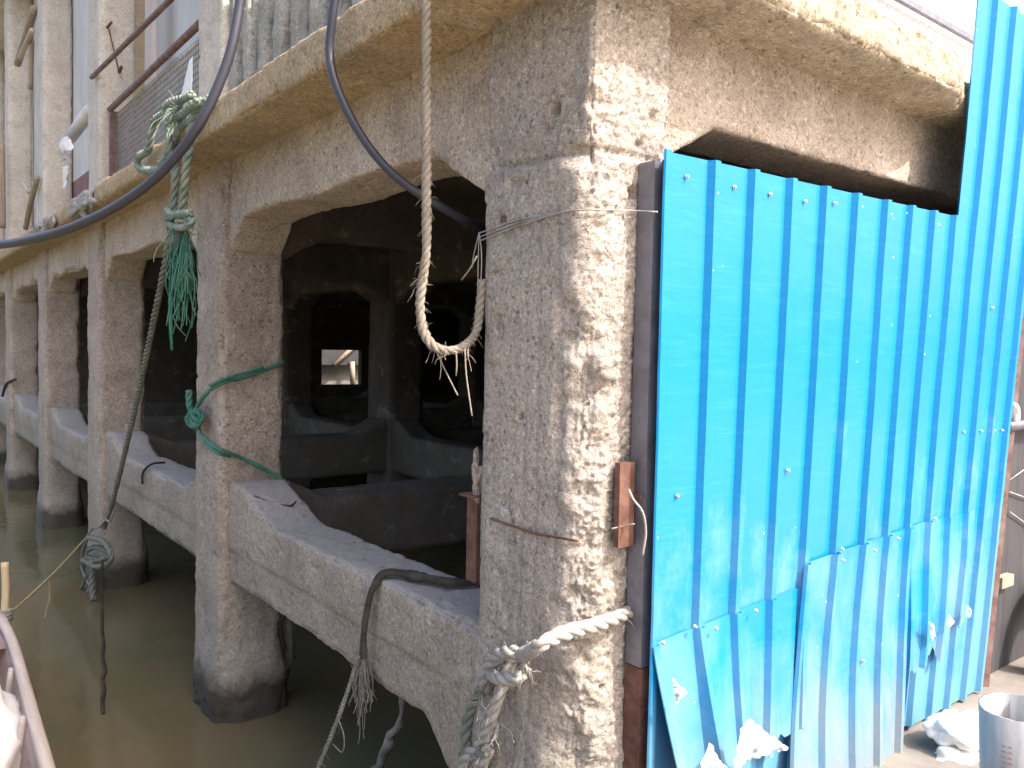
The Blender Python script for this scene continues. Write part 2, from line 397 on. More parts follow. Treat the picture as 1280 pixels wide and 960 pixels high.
def col_disp(P, Nn, c):
    x, y, z = P.T
    h = .010 * (vn(P, 3, 1) - .5) + .010 * (vn(P, 9, 2) - .5)
    right = ss(.1, .9, -Nn[:, 1])
    left = 1 - right
    # exposed, wormy aggregate on the face that takes the weather
    w = np.abs(vn(P, 52, 3) - .5) * 2; w2 = np.abs(vn(P, 95, 4) - .5) * 2
    coarse = ss(.25, .6, vn(P, 2.2, 9) + .25 * right - .12)
    h += (.012 * (w - .5) + .007 * (w2 - .5) + .005 * (vn(P, 150, 5) - .5)) * (.25 + .75 * right) * (.5 + .7 * coarse)
    h -= .016 * ss(.72, .95, vn(P, 19, 6))
    # cast in two lifts: the lower one stands proud with a ragged lip
    lip = 2.275 + .03 * (vn(P, 9, 7) - .5) + .05 * (vn(P, 3, 8) - .5)
    h += .022 * ss(.012, -.012, z - lip) - .012 * np.exp(-((z - lip - .012) / .012) ** 2)
    h += .030 * ss(.75, -.1, z) * (.4 + vn(P, 4, 20))
    # worn corner
    cn = ss(.16, .03, np.hypot(x, y))
    h -= cn * (.030 * (vn(P, 4.5, 10) - .3) + .030 * ss(.4, .8, vn(P, 12, 11)) + .012 * (vn(P, 27, 15) - .5)) * ss(2.75, 2.2, z)
    h -= cn * .022 * ss(.45, .75, vn(P, 9, 12)) * np.exp(-((z - 2.46) / .16) ** 2)
    # grooves left by the form boards on the shaded face
    h -= left * .004 * ss(.62, .8, vn(P, (30, 30, .9), 16)) * ss(2.3, 2.2, z)
    # lost skin beside the corner on the shaded face
    h -= left * .022 * ss(.5, .62, vn(P, 7, 13)) * np.exp(-((z - 2.42) / .2) ** 2) * ss(.36, .05, y)
    for hx, hy, hz, rr, dp in ((.173, 0, 2.165, .017, .055), (0, .42, 2.10, .020, .05), (0, .19, 2.45, .022, .05), (0, .30, 1.42, .012, .03), (0, .33, 1.05, .010, .03), (.10, 0, .55, .012, .03), (0, .5, 2.36, .016, .03)):
        dd = (x - hx) ** 2 + (y - hy) ** 2 + (z - hz) ** 2
        h -= dp * np.exp(-(dd / rr ** 2) ** 1.5)
    return h
cp = loft('corner_pillar', 'z', -1.3, 2.93, const(0, .375, 0, .565), M['conc'], B, .0068, lambda z: .030 + .065 * float(ss(2.6, 1.9, np.array(z))), col_disp)
cp['label'] = 'thick corner pillar with rough sunlit right face'
for i, (a, b) in enumerate(PIL[1:]):
    st = (.018, .03, .04, .05, .06)[i]
    def pp(z, a=a, b=b):
        fl = .07 * float(ss(-.25, -.65, np.array(z)))
        return (-fl * .5, .43 + fl * .8, a - fl, b + fl * .5)
    loft('pillar', 'z', -1.3, 2.93, pp, M['con'], B, st, lambda z: .032 + .12 * float(ss(-.15, -.6, np.array(z))), rough_disp(1.2, 40 + i * 9))
# bays of the left facade: lintel beam, sill beam
ends = [PIL[k][1] for k in range(5)], [PIL[k + 1][0] for k in range(5)]
for k in range(5):
    y0, y1 = ends[0][k] - .05, ends[1][k] + .05
    st = (.016, .03, .04, .06, .08)[k]
    def lp(y, y0=y0, y1=y1, k=k):
        a, b = y - y0 - .05, y1 - .05 - y
        hz = ZB + .012 * math.sin(y * 5) - .25 * max(0, 1 - max(a, 0) / .44) - .19 * max(0, 1 - max(b, 0) / .21)
        return (.055, .40, hz, ZS + .08)
    loft('lintel_beam', 'y', y0, y1, lp, M['lintel'], B, st, .012, rough_disp(.9 if k < 2 else 1.3, 90 + k * 8, .35 if k < 2 else 1.2))
    def sp(y, y0=y0, y1=y1, k=k):
        a, b = max(y - y0 - .05, 0), max(y1 - .05 - y, 0)
        top = .575 + .17 * float(ss(.75, .12, np.array(b))) + (.10 * float(ss(.6, .1, np.array(a))) if k else 0)
        bot = .085 - (.42 * max(0, 1 - a / .46) if k == 0 else .03 * max(0, 1 - a / .3))
        return (.055, .40, bot, top)
    def sd(P, Nn, c, k=k, base=rough_disp(1.15, 140 + k * 8, .6)):
        h = base(P, Nn, c); z = P[:, 2]; fr = ss(.3, .9, -Nn[:, 0])
        ln = .30 + .012 * (vn(P, 2, 5) - .5)
        return h - fr * .012 * np.exp(-((z - ln) / .008) ** 2) - fr * .012 * ss(.02, -.02, z - ln) + .02 * (vn(P, 1.6, 6) - .5)
    o = loft('sill_beam', 'y', y0, y1, sp, M['sill'], B, st, .03, sd)
# the ledge, one run along each facade
def ld(P, Nn, c, base=rough_disp(1.0, 300, .4)):
    h = base(P, Nn, c)
    return h - c * .008 * ss(.4, .8, vn(P, 3.3, 77))
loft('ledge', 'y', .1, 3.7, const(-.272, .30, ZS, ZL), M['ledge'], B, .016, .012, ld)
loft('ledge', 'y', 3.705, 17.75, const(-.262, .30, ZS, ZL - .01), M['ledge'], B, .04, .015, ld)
def ld2(P, Nn, c, base=rough_disp(1.2, 330)):
    h = base(P, Nn, c); fr = ss(.2, .9, -Nn[:, 1])
    w = np.abs(vn(P, 55, 3) - .5) * 2
    return h + fr * (.012 * (w - .5) + .02 * (vn(P, 14, 4) - .5)) - c * .03 * ss(.35, .8, vn(P, 7, 78))
loft('ledge', 'x', -.272, 2.255, lambda t: (-.225 + .10 * max(0, (t - 2.02) / .23), .30, ZS, ZL), M['ledgeb'], B, .013, .014, ld2)
loft('ledge', 'x', 2.26, 6.0, const(-.10, .30, ZS, ZL - .01), M['ledgeb'], B, .04, .014, ld2)
# right facade lintel behind the blue fence
def lpB(x):
    a = max(x - .36, 0); b = max(3.35 - x, 0)
    return (.085, .40, 2.49 - .20 * max(0, 1 - a / .36) - .2 * max(0, 1 - b / .3), ZS + .08)
loft('lintel_beam', 'x', .30, 3.4, lpB, M['con'], B, .018, .012, rough_disp(.9, 360, .3))
loft('sill_beam', 'x', .30, 3.4, const(.09, .42, .08, .58), M['con'], B, .05, .04, rough_disp(1, 370))
# inner frames: rows of pillars and haunched beams running both ways
XS = [(3.28, 3.78), (6.9, 7.4), (10.4, 10.9)]
for (xa, xb) in XS:
    for i, (a, b) in enumerate(PIL[:5]):
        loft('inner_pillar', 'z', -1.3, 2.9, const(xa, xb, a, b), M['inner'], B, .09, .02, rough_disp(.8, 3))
def hb(s0, s1, top, hh, up):
    def f(t):
        a = min(max(t - s0, 0), max(s1 - t, 0)); g = max(0, 1 - a / .42)
        return g * hh
    return f
XB = [(.38, 3.30), (3.76, 6.92), (7.38, 10.42)]
for i, (a, b) in enumerate(PIL[:5]):
    for (x0, x1) in XB:
        if i == 0 and x0 < 1: continue
        g = hb(x0, x1, 0, 1, 1)
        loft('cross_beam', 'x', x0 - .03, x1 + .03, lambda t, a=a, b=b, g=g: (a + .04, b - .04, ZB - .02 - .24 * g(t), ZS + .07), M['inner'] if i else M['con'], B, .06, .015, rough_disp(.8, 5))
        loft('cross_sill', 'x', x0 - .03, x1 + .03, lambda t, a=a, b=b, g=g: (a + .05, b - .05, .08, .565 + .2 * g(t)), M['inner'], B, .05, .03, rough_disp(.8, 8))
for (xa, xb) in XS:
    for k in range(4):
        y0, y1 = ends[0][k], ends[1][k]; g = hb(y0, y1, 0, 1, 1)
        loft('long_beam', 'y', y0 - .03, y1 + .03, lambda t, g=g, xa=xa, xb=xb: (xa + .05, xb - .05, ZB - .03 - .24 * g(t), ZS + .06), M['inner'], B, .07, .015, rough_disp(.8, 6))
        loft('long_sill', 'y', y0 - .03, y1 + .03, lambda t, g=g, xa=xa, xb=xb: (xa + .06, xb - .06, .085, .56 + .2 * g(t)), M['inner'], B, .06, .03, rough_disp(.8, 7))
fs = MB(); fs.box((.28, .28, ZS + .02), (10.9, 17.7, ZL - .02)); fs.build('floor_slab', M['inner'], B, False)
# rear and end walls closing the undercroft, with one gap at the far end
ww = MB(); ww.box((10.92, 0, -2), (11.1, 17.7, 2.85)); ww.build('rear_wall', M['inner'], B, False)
g0 = at(402, 481, 'y', 14.6); g1 = at(452, 438, 'y', 14.6)
ew = MB(); ya, yb = 14.6, 14.75
ew.box((.45, ya, -2), (g0[0], yb, 2.85)); ew.box((g1[0], ya, -2), (10.9, yb, 2.85)); ew.box((g0[0], ya, -2), (g1[0], yb, g0[2])); ew.box((g0[0], ya, g1[2]), (g1[0], yb, 2.85))
ew.build('end_wall', M['inner'], B, False)
sw = MB(); sw.box((.40, .43, .3), (3.27, .45, 2.6)); sw.build('sun_blocker', M['dark_board'], B, False)  # added board blocking sun that enters above the fence
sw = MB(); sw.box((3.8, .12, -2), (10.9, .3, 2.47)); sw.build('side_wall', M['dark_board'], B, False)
# upper storey on the left facade
for i, (a, b) in enumerate(PIL[1:]):
    loft('upper_post', 'z', ZL - .06, 7.36, const(.0, .34, a + .02, b - .02), M['post'], B, (.02, .03, .04, .06, .08)[i], .03, rough_disp(.9, 200 + i * 5))
us = MB(); us.box((-.15, 3.2, 7.3), (3.2, 20, 7.5)); us.build('roof_slab', M['post'], B, False)
bk = MB(); bk.box((.34, .4, ZL - .03), (.38, 3.4, 3.75)); bk.build('parapet_back', M['fin'], B, False)
fy = .60
while fy < 3.35:
    loft('parapet_fin', 'z', ZL - .03, 3.85, const(.03, .31, fy, fy + .135), M['fin'], B, .02, .03, rough_disp(1.3, int(fy * 50)))
    fy += .245
# backing of the upper bays
def panel(name, y0, y1, z0, z1, x, m, parent=B, th=.04):
    b = MB(); b.box((x, y0 - (.16 if x > .345 else 0), z0), (x + th, y1 + (.16 if x > .345 else 0), z1)); return b.build(name, m, parent, False)
panel('wall_panel', 3.99, 7.02, ZL - .02, 3.55, .52, M['pinkboard']); panel('wall_panel', 3.99, 7.02, 3.55, 3.93, .50, M['tarp'])
panel('wall_panel', 3.99, 7.02, 3.93, 4.25, .51, M['pale_green']); panel('wall_panel', 3.99, 5.3, 4.25, 7.32, .53, M['pale_green'])
panel('wall_panel', 5.3, 6.3, 4.25, 7.32, .50, M['white_panel']); panel('door_frame', 6.3, 6.55, ZL, 7.32, .30, M['pinkboard']); panel('wall_panel', 6.55, 7.02, ZL, 7.32, .52, M['white_panel'])
panel('wall_panel', 7.62, 8.5, ZL - .02, 7.32, .36, M['white_panel']); panel('wall_panel', 8.4, 10.45, 3.75, 7.32, .35, M['white_panel']); d_ = panel('door', 7.9, 10.45, ZL - .02, 3.75, .352, M['maroon'])
panel('wall_panel', 10.88, 13.75, 3.45, 7.32, .36, M['white_panel']); panel('door', 10.88, 13.75, ZL, 3.45, .36, M['maroon'])
panel('wall_panel', 14.3, 17.2, 4.2, 7.32, .36, M['white_panel']); panel('door', 14.3, 17.2, ZL, 4.2, .365, M['maroon']); panel('wall_panel', 17.8, 22, ZL, 7.32, .36, M['white_panel'])
# lumps of later cement on the ledge
def lump(name, p, s, m, seed, parent=None, amp=.35, sub=4):
    import bmesh
    bm = bmesh.new(); bmesh.ops.create_icosphere(bm, subdivisions=sub, radius=1)
    P = np.array([v.co[:] for v in bm.verts])
    k = 1 + amp * (vn(P, 1.7, seed) - .5) * 2 + amp * .5 * (vn(P, 5, seed + 1) - .5) + amp * .25 * (vn(P, 13, seed + 2) - .5)
    P = P * k[:, None] * np.array(s) + np.array(p)
    for v, q in zip(bm.verts, P): v.co = q
    me = bpy.data.meshes.new(name); bm.to_mesh(me); bm.free(); return link(name, me, m, parent)
for (px, py, s, sd_) in ((100, 257, (.06, .34, .10), 3), (112, 250, (.05, .2, .09), 4), (62, 282, (.07, .5, .10), 5), (48, 288, (.06, .4, .08), 6)):
    lump('cement_patch', at(px, py, 'x', -.262), s, M['patch'], sd_, B, .6)

# ================================================================== mesh screen, rails, sticks upstairs
ms = empty('mesh_screen', 'grey wire mesh screen between the two nearest upper posts over the ledge', 'screen')
mb = MB(); y0, y1, z0, z1, x = 4.0, 6.98, 3.03, 3.9, .13
cell = .05
for s in (1, -1):
    c = y0 - (z1 - z0)
    while c < y1 + (z1 - z0):
        pts = []
        for t in np.arange(0, z1 - z0 + 1e-6, cell / 2):
            yy = c + t if s > 0 else c + (z1 - z0) - t
            if y0 <= yy <= y1: pts.append((x + (.004 if len(pts) % 2 else -.004), yy, z0 + t))
        if len(pts) > 2: mb.tube(pts, .0032, 3, False)
        c += cell
mb.build('wire_mesh', M['wire'], ms)
b = MB(); b.box((.165, 4.0, 3.02), (.17, 5.62, 3.9)); b.build('backing_sheet', M['tarp'], ms, False)
b = MB(); b.box((.175, 5.62, 3.02), (.18, 6.95, 3.9)); b.build('backing_sheet', M['pinkboard'], ms, False)
b = MB(); b.tube([(.09, 3.9, 3.93), (.09, 7.0, 3.925)], .028, 10); b.build('top_rail', M['pipe_red'], ms)
b = MB(); b.box((.08, 6.93, 3.0), (.15, 6.99, 3.9)); b.build('side_rail', M['pipe_red'], ms, False)
b = MB(); b.box((.08, 3.985, 3.0), (.15, 4.02, 3.9)); b.build('side_rail', M['pipe_red'], ms, False)
rl = MB(); rl.tube([(-.045, 3.3, 4.12), (-.04, 4.45, 4.145), (-.035, 6.6, 4.235), (-.035, 7.2, 4.26)], .022, 10); tag(rl.build('pipe_rail', M['pipe_red']), 'rusty red pipe running high across the posts above the mesh screen', 'pipe')
st = MB()
q_ = at(136, 36, 'y', 7.06); st.tube([q_ + np.array([-.02, .03, 0]), q_ + np.array([0, -.12, .03])], .012, 7)
q_ = at(149, 90, 'y', 7.06); st.tube([q_ + np.array([0, .03, 0]), q_ + np.array([-.01, -.14, .01])], .017, 7); st.tube([at(136, 36, 'y', 7.03), at(149, 90, 'y', 7.03)], .006, 6); tag(st.build('pipe_clamp', M['rust']), 'rusty clamp and stub on the side of the second upper post', 'clamp')
# white cloth wedge by the near post, torn paper on the far one
def sheet(name, corners, m, label, cat, parent=None, n=10, amp=.02, th=.002):
    c = [np.array(q) for q in corners]; v = []; f = []
    nn = np.cross(c[1] - c[0], c[3] - c[0]); nn /= np.linalg.norm(nn)
    for i in range(n + 1):
        for j in range(n + 1):
            u, w = i / n, j / n; v.append((1 - u) * (1 - w) * c[0] + u * (1 - w) * c[1] + u * w * c[2] + (1 - u) * w * c[3])
    v = np.array(v); v = v + nn * (amp * (vn(v, 9, 3) - .5) + amp * .6 * (vn(v, 27, 4) - .5))[:, None]
    for i in range(n):
        for j in range(n): f.append((i * (n + 1) + j, (i + 1) * (n + 1) + j, (i + 1) * (n + 1) + j + 1, i * (n + 1) + j + 1))
    o = pydata(name, v, f, m, parent); md = o.modifiers.new('thickness', 'SOLIDIFY'); md.thickness = th
    if label: tag(o, label, cat)
    return o
sheet('cloth', [at(222, 131, 'x', -.02), at(240, 131, 'x', -.02), at(241, 70, 'x', -.01), at(238, 75, 'x', -.01)], M['paper'], 'white cloth wedge hanging beside the nearest upper post above the green knot', 'cloth')
pf = empty('torn_paper', 'torn white paper with a brown scrap hanging beside the third upper post', 'paper')
sheet('paper_sheet', [at(76, 192, 'x', -.03), at(89, 188, 'x', -.03), at(88, 171, 'x', -.02), at(78, 173, 'x', -.02)], M['paper'], None, None, pf, amp=.08)
sheet('brown_flap', [at(75, 203, 'x', -.03), at(87, 198, 'x', -.03), at(90, 190, 'x', -.03), at(78, 193, 'x', -.03)], M['pinkboard'], None, None, pf, amp=.06)
sheet('paper_strip', [at(78, 236, 'x', -.03), at(82, 236, 'x', -.03), at(85, 207, 'x', -.03), at(79, 209, 'x', -.03)], M['paper'], None, None, pf, amp=.06)
b = MB(); b.tube([at(88, 172, 'x', .1), at(113, 138, 'x', .1)], .07, 8); tag(b.build('handrail', M['tarp']), 'grey handrail slanting between the second and third upper posts', 'handrail')
sticks = MB()
def stick(name, pts, r, m, label):
    b = MB(); b.tube(spline(pts, .1), r, 7); tag(b.build(name, m), label, 'stick', 'sticks leaning about the upper posts')
stick('timber_stick', [at(22, 80, 'x', -.05), at(33, 45, 'x', -.05), at(43, 10, 'x', -.03)], .05, M['wood'], 'pale stick leaning high against the third upper post')
stick('timber_stick', [at(25, 72, 'x', -.08), at(40, 38, 'x', -.08)], .035, M['gunwale'], 'short whitish stick beside the pale stick near the top left corner')
stick('timber_stick', [at(38, 112, 'x', -.03), at(40, 50, 'x', -.03)], .03, M['wood'], 'thin brown stick hanging straight down beside the third upper post')
stick('timber_stick', [at(32, 285, 'x', -.06), at(38, 255, 'x', -.06), at(47, 222, 'x', -.05)], .035, M['wood'], 'thin stick leaning low on the ledge left of the third upper post')
stick('timber_stick', [at(28, 228, 'x', -.04), at(36, 240, 'x', -.04)], .03, M['gunwale'], 'short grey stub lying against the leftmost upper post')
stick('timber_stick', [at(3, 285, 'x', -.1), at(2, 180, 'x', -.1)], .05, M['wood'], 'upright stick at the left edge of the photo')
# white corrugated fence behind the right ledge, and rail
wf = empty('white_fence', 'white corrugated metal wall standing behind the sunlit right ledge', 'fence')
v = []; f = []; xs = np.arange(.9, 7.0, .0125); wz0, wz1 = ZL - .03, 6.2
for i, x in enumerate(xs):
    yy = .62 + .008 * (1 if (x % .1) < .018 else 0)
    v += [(x, yy, wz0), (x, yy, wz1)]
    if i: f.append((2 * i - 2, 2 * i, 2 * i + 1, 2 * i - 1))
o = pydata('fence_sheet', v, f, M['whitecorr'], wf, False); o.modifiers.new('t', 'SOLIDIFY').thickness = .002
r0, r1 = at(1133, 0, 'y', .57), at(1206, 45, 'y', .57); zr = (r0[2] + r1[2]) / 2
b = MB(); b.box((.9, .56, zr - .018), (7, .59, zr + .018)); b.build('rail', M['steel'], wf, False)
rb = MB()
for _ in range(60):
    x = random.uniform(.4, 1.98); c = Vector((x, random.uniform(-.16, .1), ZL + .012)); s = random.uniform(.008, .035)
    rb.box((-s, -s * .7, -s * .5), (s, s * .7, s * .5), Matrix.Rotation(random.random() * 6, 3, 'Z') @ Matrix.Rotation(random.uniform(-.5, .5), 3, 'X'), c)
tag(rb.build('rubble', M['rubble'], smooth=False), 'loose chips of broken concrete strewn along the top of the right ledge', 'rubble', kind='stuff')

# ================================================================== BLUE FENCE
F = empty('corrugated_fence', 'bright blue corrugated metal fence screwed to posts in front of the right facade', 'fence')
YF = -.12
RIBS = [.207, .444, .654, .879, 1.099, 1.318, 1.543, 1.746, 1.945, 2.145, 2.345, 2.545, 2.745, 2.945]
def lean(x, z): return (z - 1.65) * .107 * max(0, (x - .2) / 2.0) ** 1.2 * .95
def prof_pts(xa, xb):
    pts = []
    for rx in RIBS:
        for dx, h in ((-.028, 0), (-.013, .022), (.013, .022), (.028, 0)):
            if xa <= rx + dx <= xb: pts.append((rx + dx, h))
    for x in np.arange(xa, xb + 1e-6, .03):
        if all(abs(x - rx) > .032 for rx in RIBS): pts.append((x, 0))
    def hh(x):
        for rx in RIBS:
            a = abs(x - rx)
            if a < .013: return .022
            if a < .028: return .022 * (.028 - a) / .015
        return 0
    pts += [(xa, hh(xa)), (xb, hh(xb))]
    pts = sorted(set((round(float(a), 4), round(float(h), 4)) for a, h in pts)); out = [pts[0]]
    for p in pts[1:]:
        if p[0] - out[-1][0] > .002: out.append(p)
    return out
def corr(name, xa, xb, top, bot, off, m, parent, warp=None, nz=46, seed=1):
    pr = prof_pts(xa, xb); v = []; f = []
    for (x, h) in pr:
        zt, zb = top(x), bot(x)
        for j in range(nz + 1):
            t = j / nz; z = zt + (zb - zt) * t; X = x + lean(x, z); Y = YF - off - h
            if warp:
                dx, dy, dz = warp(x, t, z); X += dx; Y += dy; z += dz
            v.append((X, Y, z))
    v = np.array(v); v[:, 1] += .007 * (vn(v, (2.2, 1, 1.6), seed) - .5) + .0025 * (vn(v, (7, 1, 9), seed + 1) - .5)
    for i in range(len(pr) - 1):
        for j in range(nz): a = i * (nz + 1) + j; f.append((a, a + 1, a + nz + 2, a + nz + 1))
    o = pydata(name, v, f, m, parent, False); md = o.modifiers.new('t', 'SOLIDIFY'); md.thickness = .0012; md.offset = 0
    return o
def npx(x, s, seed): return float(vn(np.array([[x, .3, .7]]), s, seed)[0]) - .5
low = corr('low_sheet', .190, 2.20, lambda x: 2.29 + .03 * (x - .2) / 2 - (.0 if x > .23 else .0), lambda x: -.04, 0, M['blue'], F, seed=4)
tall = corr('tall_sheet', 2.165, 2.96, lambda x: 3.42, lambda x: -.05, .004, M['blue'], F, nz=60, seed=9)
for x, s in ((2.16, 1),): pass
def wl(x, t, z):
    k = max(0, 1 - (x - .2) / .55); return (.09 * t * k - .02 * t * (1 - k), -.12 * t ** 1.3 * k - .03 * t, 0)
def bl(x): return .22 + .10 * npx(x, 7, 3) + .12 * npx(x, 21, 4) - (.25 if x < .42 else 0)
pl = corr('patch_sheet', .192, 1.14, lambda x: .705 + .05 * (x - .2) / .86 + .006 * npx(x, 9, 8), bl, .006, M['bluefilm'], F, wl, 30, 14)
def tr(x): return .845 + (.055 * min(1, (x - 1.08) / 1.05)) + .006 * npx(x, 9, 18)
def br(x): return -.20 if x < 1.98 else .30 + .22 * npx(x, 9, 23) + .10 * npx(x, 31, 24)
def wr(x, t, z): k = max(0, 1 - max(0, x - 1.5) / .9); return (-.085 * t * (.5 + .5 * k), -.05 * t * t * (.4 + .6 * k) - .02 * t - .02 * math.sin(x * 3 + t * 3) * t, 0)
pr_ = corr('patch_sheet', 1.078, 2.66, tr, br, .010, M['bluefilm'], F, wr, 34, 19)
# screws
def screw(px, py, par, dy=.0):
    p = at(px, py, 'y', YF - .004 - dy); b = MB()
    for r, y0, y1 in ((.0075, -.001, -.003), (.005, -.003, -.010)):
        b.tube([(p[0], p[1] + y0, p[2]), (p[0], p[1] + y1, p[2])], r, 8)
    b.build('screw', M['screw'], par)
for px, py in ((858, 221), (917, 234), (962, 243), (1006, 252), (1043, 254), (1076, 259), (1112, 268), (1140, 274), (984, 588), (846, 620)): screw(px, py, low)
for px, py in ((1172, 281), (1204, 540), (1226, 539), (1242, 538), (1160, 395), (1240, 385), (1252, 538)): screw(px, py, tall, .004)
for px, py in ((868, 783), (894, 785), (944, 763), (828, 803)): screw(px, py, pl, .03)
for px, py in ((1053, 700), (1052, 686), (1093, 688), (1122, 673), (1168, 648), (1078, 826)): screw(px, py, pr_, .03)
# torn film
def flap(px, y, par, seed, k=1.0):
    q = [at(a, b_, 'y', y) for a, b_ in px]; c = np.mean(q, 0); q = [c + (p - c) * k for p in q]; v = [c + np.array([.004, -.012, .01])] + q; n = len(q)
    vv = []; ff = []
    b = MB(); b.add(v, [(0, i + 1, (i + 1) % n + 1) for i in range(n)]); o = b.build('torn_film', M['film'], par, False)
    o.modifiers.new('s', 'SUBSURF').subdivision_type = 'SIMPLE'; o.modifiers['s'].levels = o.modifiers['s'].render_levels = 4
    tx = bpy.data.textures.new('crumple', 'CLOUDS'); tx.noise_scale = .025; dm = o.modifiers.new('d', 'DISPLACE'); dm.texture = tx; dm.texture_coords = 'GLOBAL'; dm.strength = .022
    o.modifiers.new('t', 'SOLIDIFY').thickness = .001; return o
flap([(925, 912), (938, 898), (952, 910), (968, 925), (960, 944), (940, 948), (925, 956), (915, 975)], YF - .20, pl, 1)
flap([(886, 928), (895, 945), (915, 965), (880, 975), (876, 955)], YF - .22, pl, 2)
flap([(966, 920), (985, 935), (975, 940), (964, 938)], YF - .16, pl, 3)
flap([(838, 842), (860, 866), (845, 884), (842, 866)], YF - .115, pl, 4, .8)
flap([(1158, 768), (1170, 776), (1168, 812), (1162, 800)], YF - .10, pr_, 5, .6)
flap([(1184, 762), (1197, 778), (1186, 790), (1180, 782)], YF - .10, pr_, 6, .6)
flap([(1207, 752), (1215, 756), (1213, 780), (1205, 772)], YF - .09, pr_, 7, .6)
# posts
b = MB(); b.box((.190, -.098, .62), (.24, -.028, 2.262)); b.build('steel_post', M['steel'], F, False)
b = MB(); b.box((.187, -.101, -.4), (.243, -.031, .617)); o = b.build('steel_post', M['rust'], F, False); o['label'] = 'rust brown lower length of the fence post'
b = MB(); b.box((.245, -.095, -.4), (.262, -.02, 2.26)); b.build('post_flange', M['dark_board'], F, False)
b = MB()
e0 = at(1281, 340, 'y', -.10); e1 = at(1228, 862, 'y', -.10)
b.tube([e0 + (e0 - e1) * .55, e1 - (e0 - e1) * .05], .03, 4); b.build('end_post', M['pipe_red'], F, False)

# ================================================================== bits on the corner pillar
b = MB(); p0 = at(769, 578, 'y', -.035); p1 = at(786, 680, 'y', -.035); b.box((p0[0], -.058, p1[2]), (p1[0] - .004, -.035, p0[2])); b.box((p1[0] - .010, -.09, p1[2] + .16), (p1[0] - .003, -.035, p0[2] - .10))
tag(b.build('rusty_bracket', M['rust'], smooth=False), 'short rusty steel bracket fixed to the sunlit pillar face beside the fence post', 'bracket')
b = MB(); b.tube(spline([at(786, 612, 'y', -.10), at(792, 625, 'y', -.13), at(803, 640, 'y', -.16), at(807, 665, 'y', -.15), at(803, 694, 'y', -.13)], .01), .0042, 6)
tag(b.build('white_wire', M['rope_white']), 'loose white wire end curling down from the rusty bracket', 'wire')
b = MB(); b.tube(spline([at(764, 661, 'y', -.05), at(778, 658, 'y', -.06), at(793, 655, 'y', -.10)], .01), .003, 6); tag(b.build('tie_wire', M['rope_pale']), 'short pale tie wire across the foot of the rusty bracket', 'wire')
bx = empty('rusty_angle_bar', 'upright rusty angle bar at the inner edge of the corner pillar above the sill', 'bar')
q0 = at(603, 622, 'x', .03); q1 = at(617, 742, 'x', .03)
b = MB(); b.box((.012, .585, q1[2] + .02), (.07, .592, q0[2])); b.box((.012, .592, q1[2] + .02), (.018, .65, q0[2])); b.build('bar', M['rust'], bx, False)
b = MB(); b.box((-.02, .575, q0[2] + .001), (.09, .66, q0[2] + .010)); b.build('top_plate', M['rust'], bx, False)
lump('mortar_clump', (.02, .60, q0[2] + .08), (.02, .02, .075), M['con'], 31, bx, .7)
b = MB(); pts = [at(614, 648, 'x', -.022), at(640, 657, 'x', -.026), at(670, 667, 'x', -.026), at(700, 672, 'x', -.028), at(722, 676, 'x', -.03)]
b.tube(spline(pts, .02), .0045, 6); tag(b.build('rust_wire', M['rust']), 'thin rusty wire stretched low across the shaded pillar face', 'wire')
# galvanised tie wire round the pillar
b = MB()
for dz, j in ((0, 0), (.012, 1), (-.02, 2)):
    pts = [at(598, 292 + j * 5, 'x', -.028), at(640, 277 + j * 4, 'x', -.03), at(690, 267 + j, 'x', -.03), at(722, 263, 'x', -.03)]
    if j == 0: pts += [at(745, 262, 'y', -.03), at(785, 263, 'y', -.035), at(822, 265, 'y', -.13)]
    b.tube(spline(pts, .03), .0026, 5)
for k, (a, c) in enumerate(((590, 335), (596, 420), (600, 380))):
    b.tube(spline([at(599, 290, 'x', -.03), at(a + 2, 320, 'x', -.035), at(a, c, 'x', -.03)], .03), .0022, 4)
tag(b.build('tie_wire', M['wire']), 'thin galvanised wire looped round the corner pillar to the top of the fence', 'wire')
def dang(y, x, z, l): return [(x, y, z), (x - .01, y + .008, z - l * .5), (x - .006, y - .004, z - l)]

# ================================================================== ropes and cables
mb = MB()
pth = [(-.16, .53, 3.06), (-.26, .505, 3.02), (-.297, .50, 2.93)] + [at(533, y, 'x', -.30) for y in (0, 110, 230, 310)] + [at(529, 345, 'x', -.30), at(525, 380, 'x', -.30), at(529, 412, 'x', -.29), at(540, 431, 'x', -.27), at(556, 438, 'x', -.23), at(574, 436, 'x', -.17), at(588, 426, 'x', -.09), at(596, 412, 'x', -.04), at(600, 385, 'x', -.025), at(603, 350, 'x', -.02)]
P = rope_into(mb, pth[:5], .0165, lay=5.5, fuzz=30, flen=.012)
rope_into(mb, pth[4:], .0165, lay=5.5, fuzz=170, flen=.022)
for (px, py) in ((545, 438), (556, 442), (584, 436), (528, 400), (533, 345)):
    fray(mb, at(px, py, 'x', -.25), (0, 0, -.5), 4, .07, .4, .001)
for pts in ([(546, 440), (556, 462), (572, 494)], [(581, 436), (583, 470), (590, 520)], [(570, 440), (571, 455), (570, 470)], [(531, 330), (522, 355), (524, 362)], [(596, 320), (588, 335), (577, 350)]):
    mb.tube(spline([at(a, c, 'x', -.2) for a, c in pts], .02), .0028, 5)
tag(mb.build('hanging_rope', M['rope_pale']), 'pale frayed rope hanging off the ledge in a loose J to the corner pillar', 'rope')

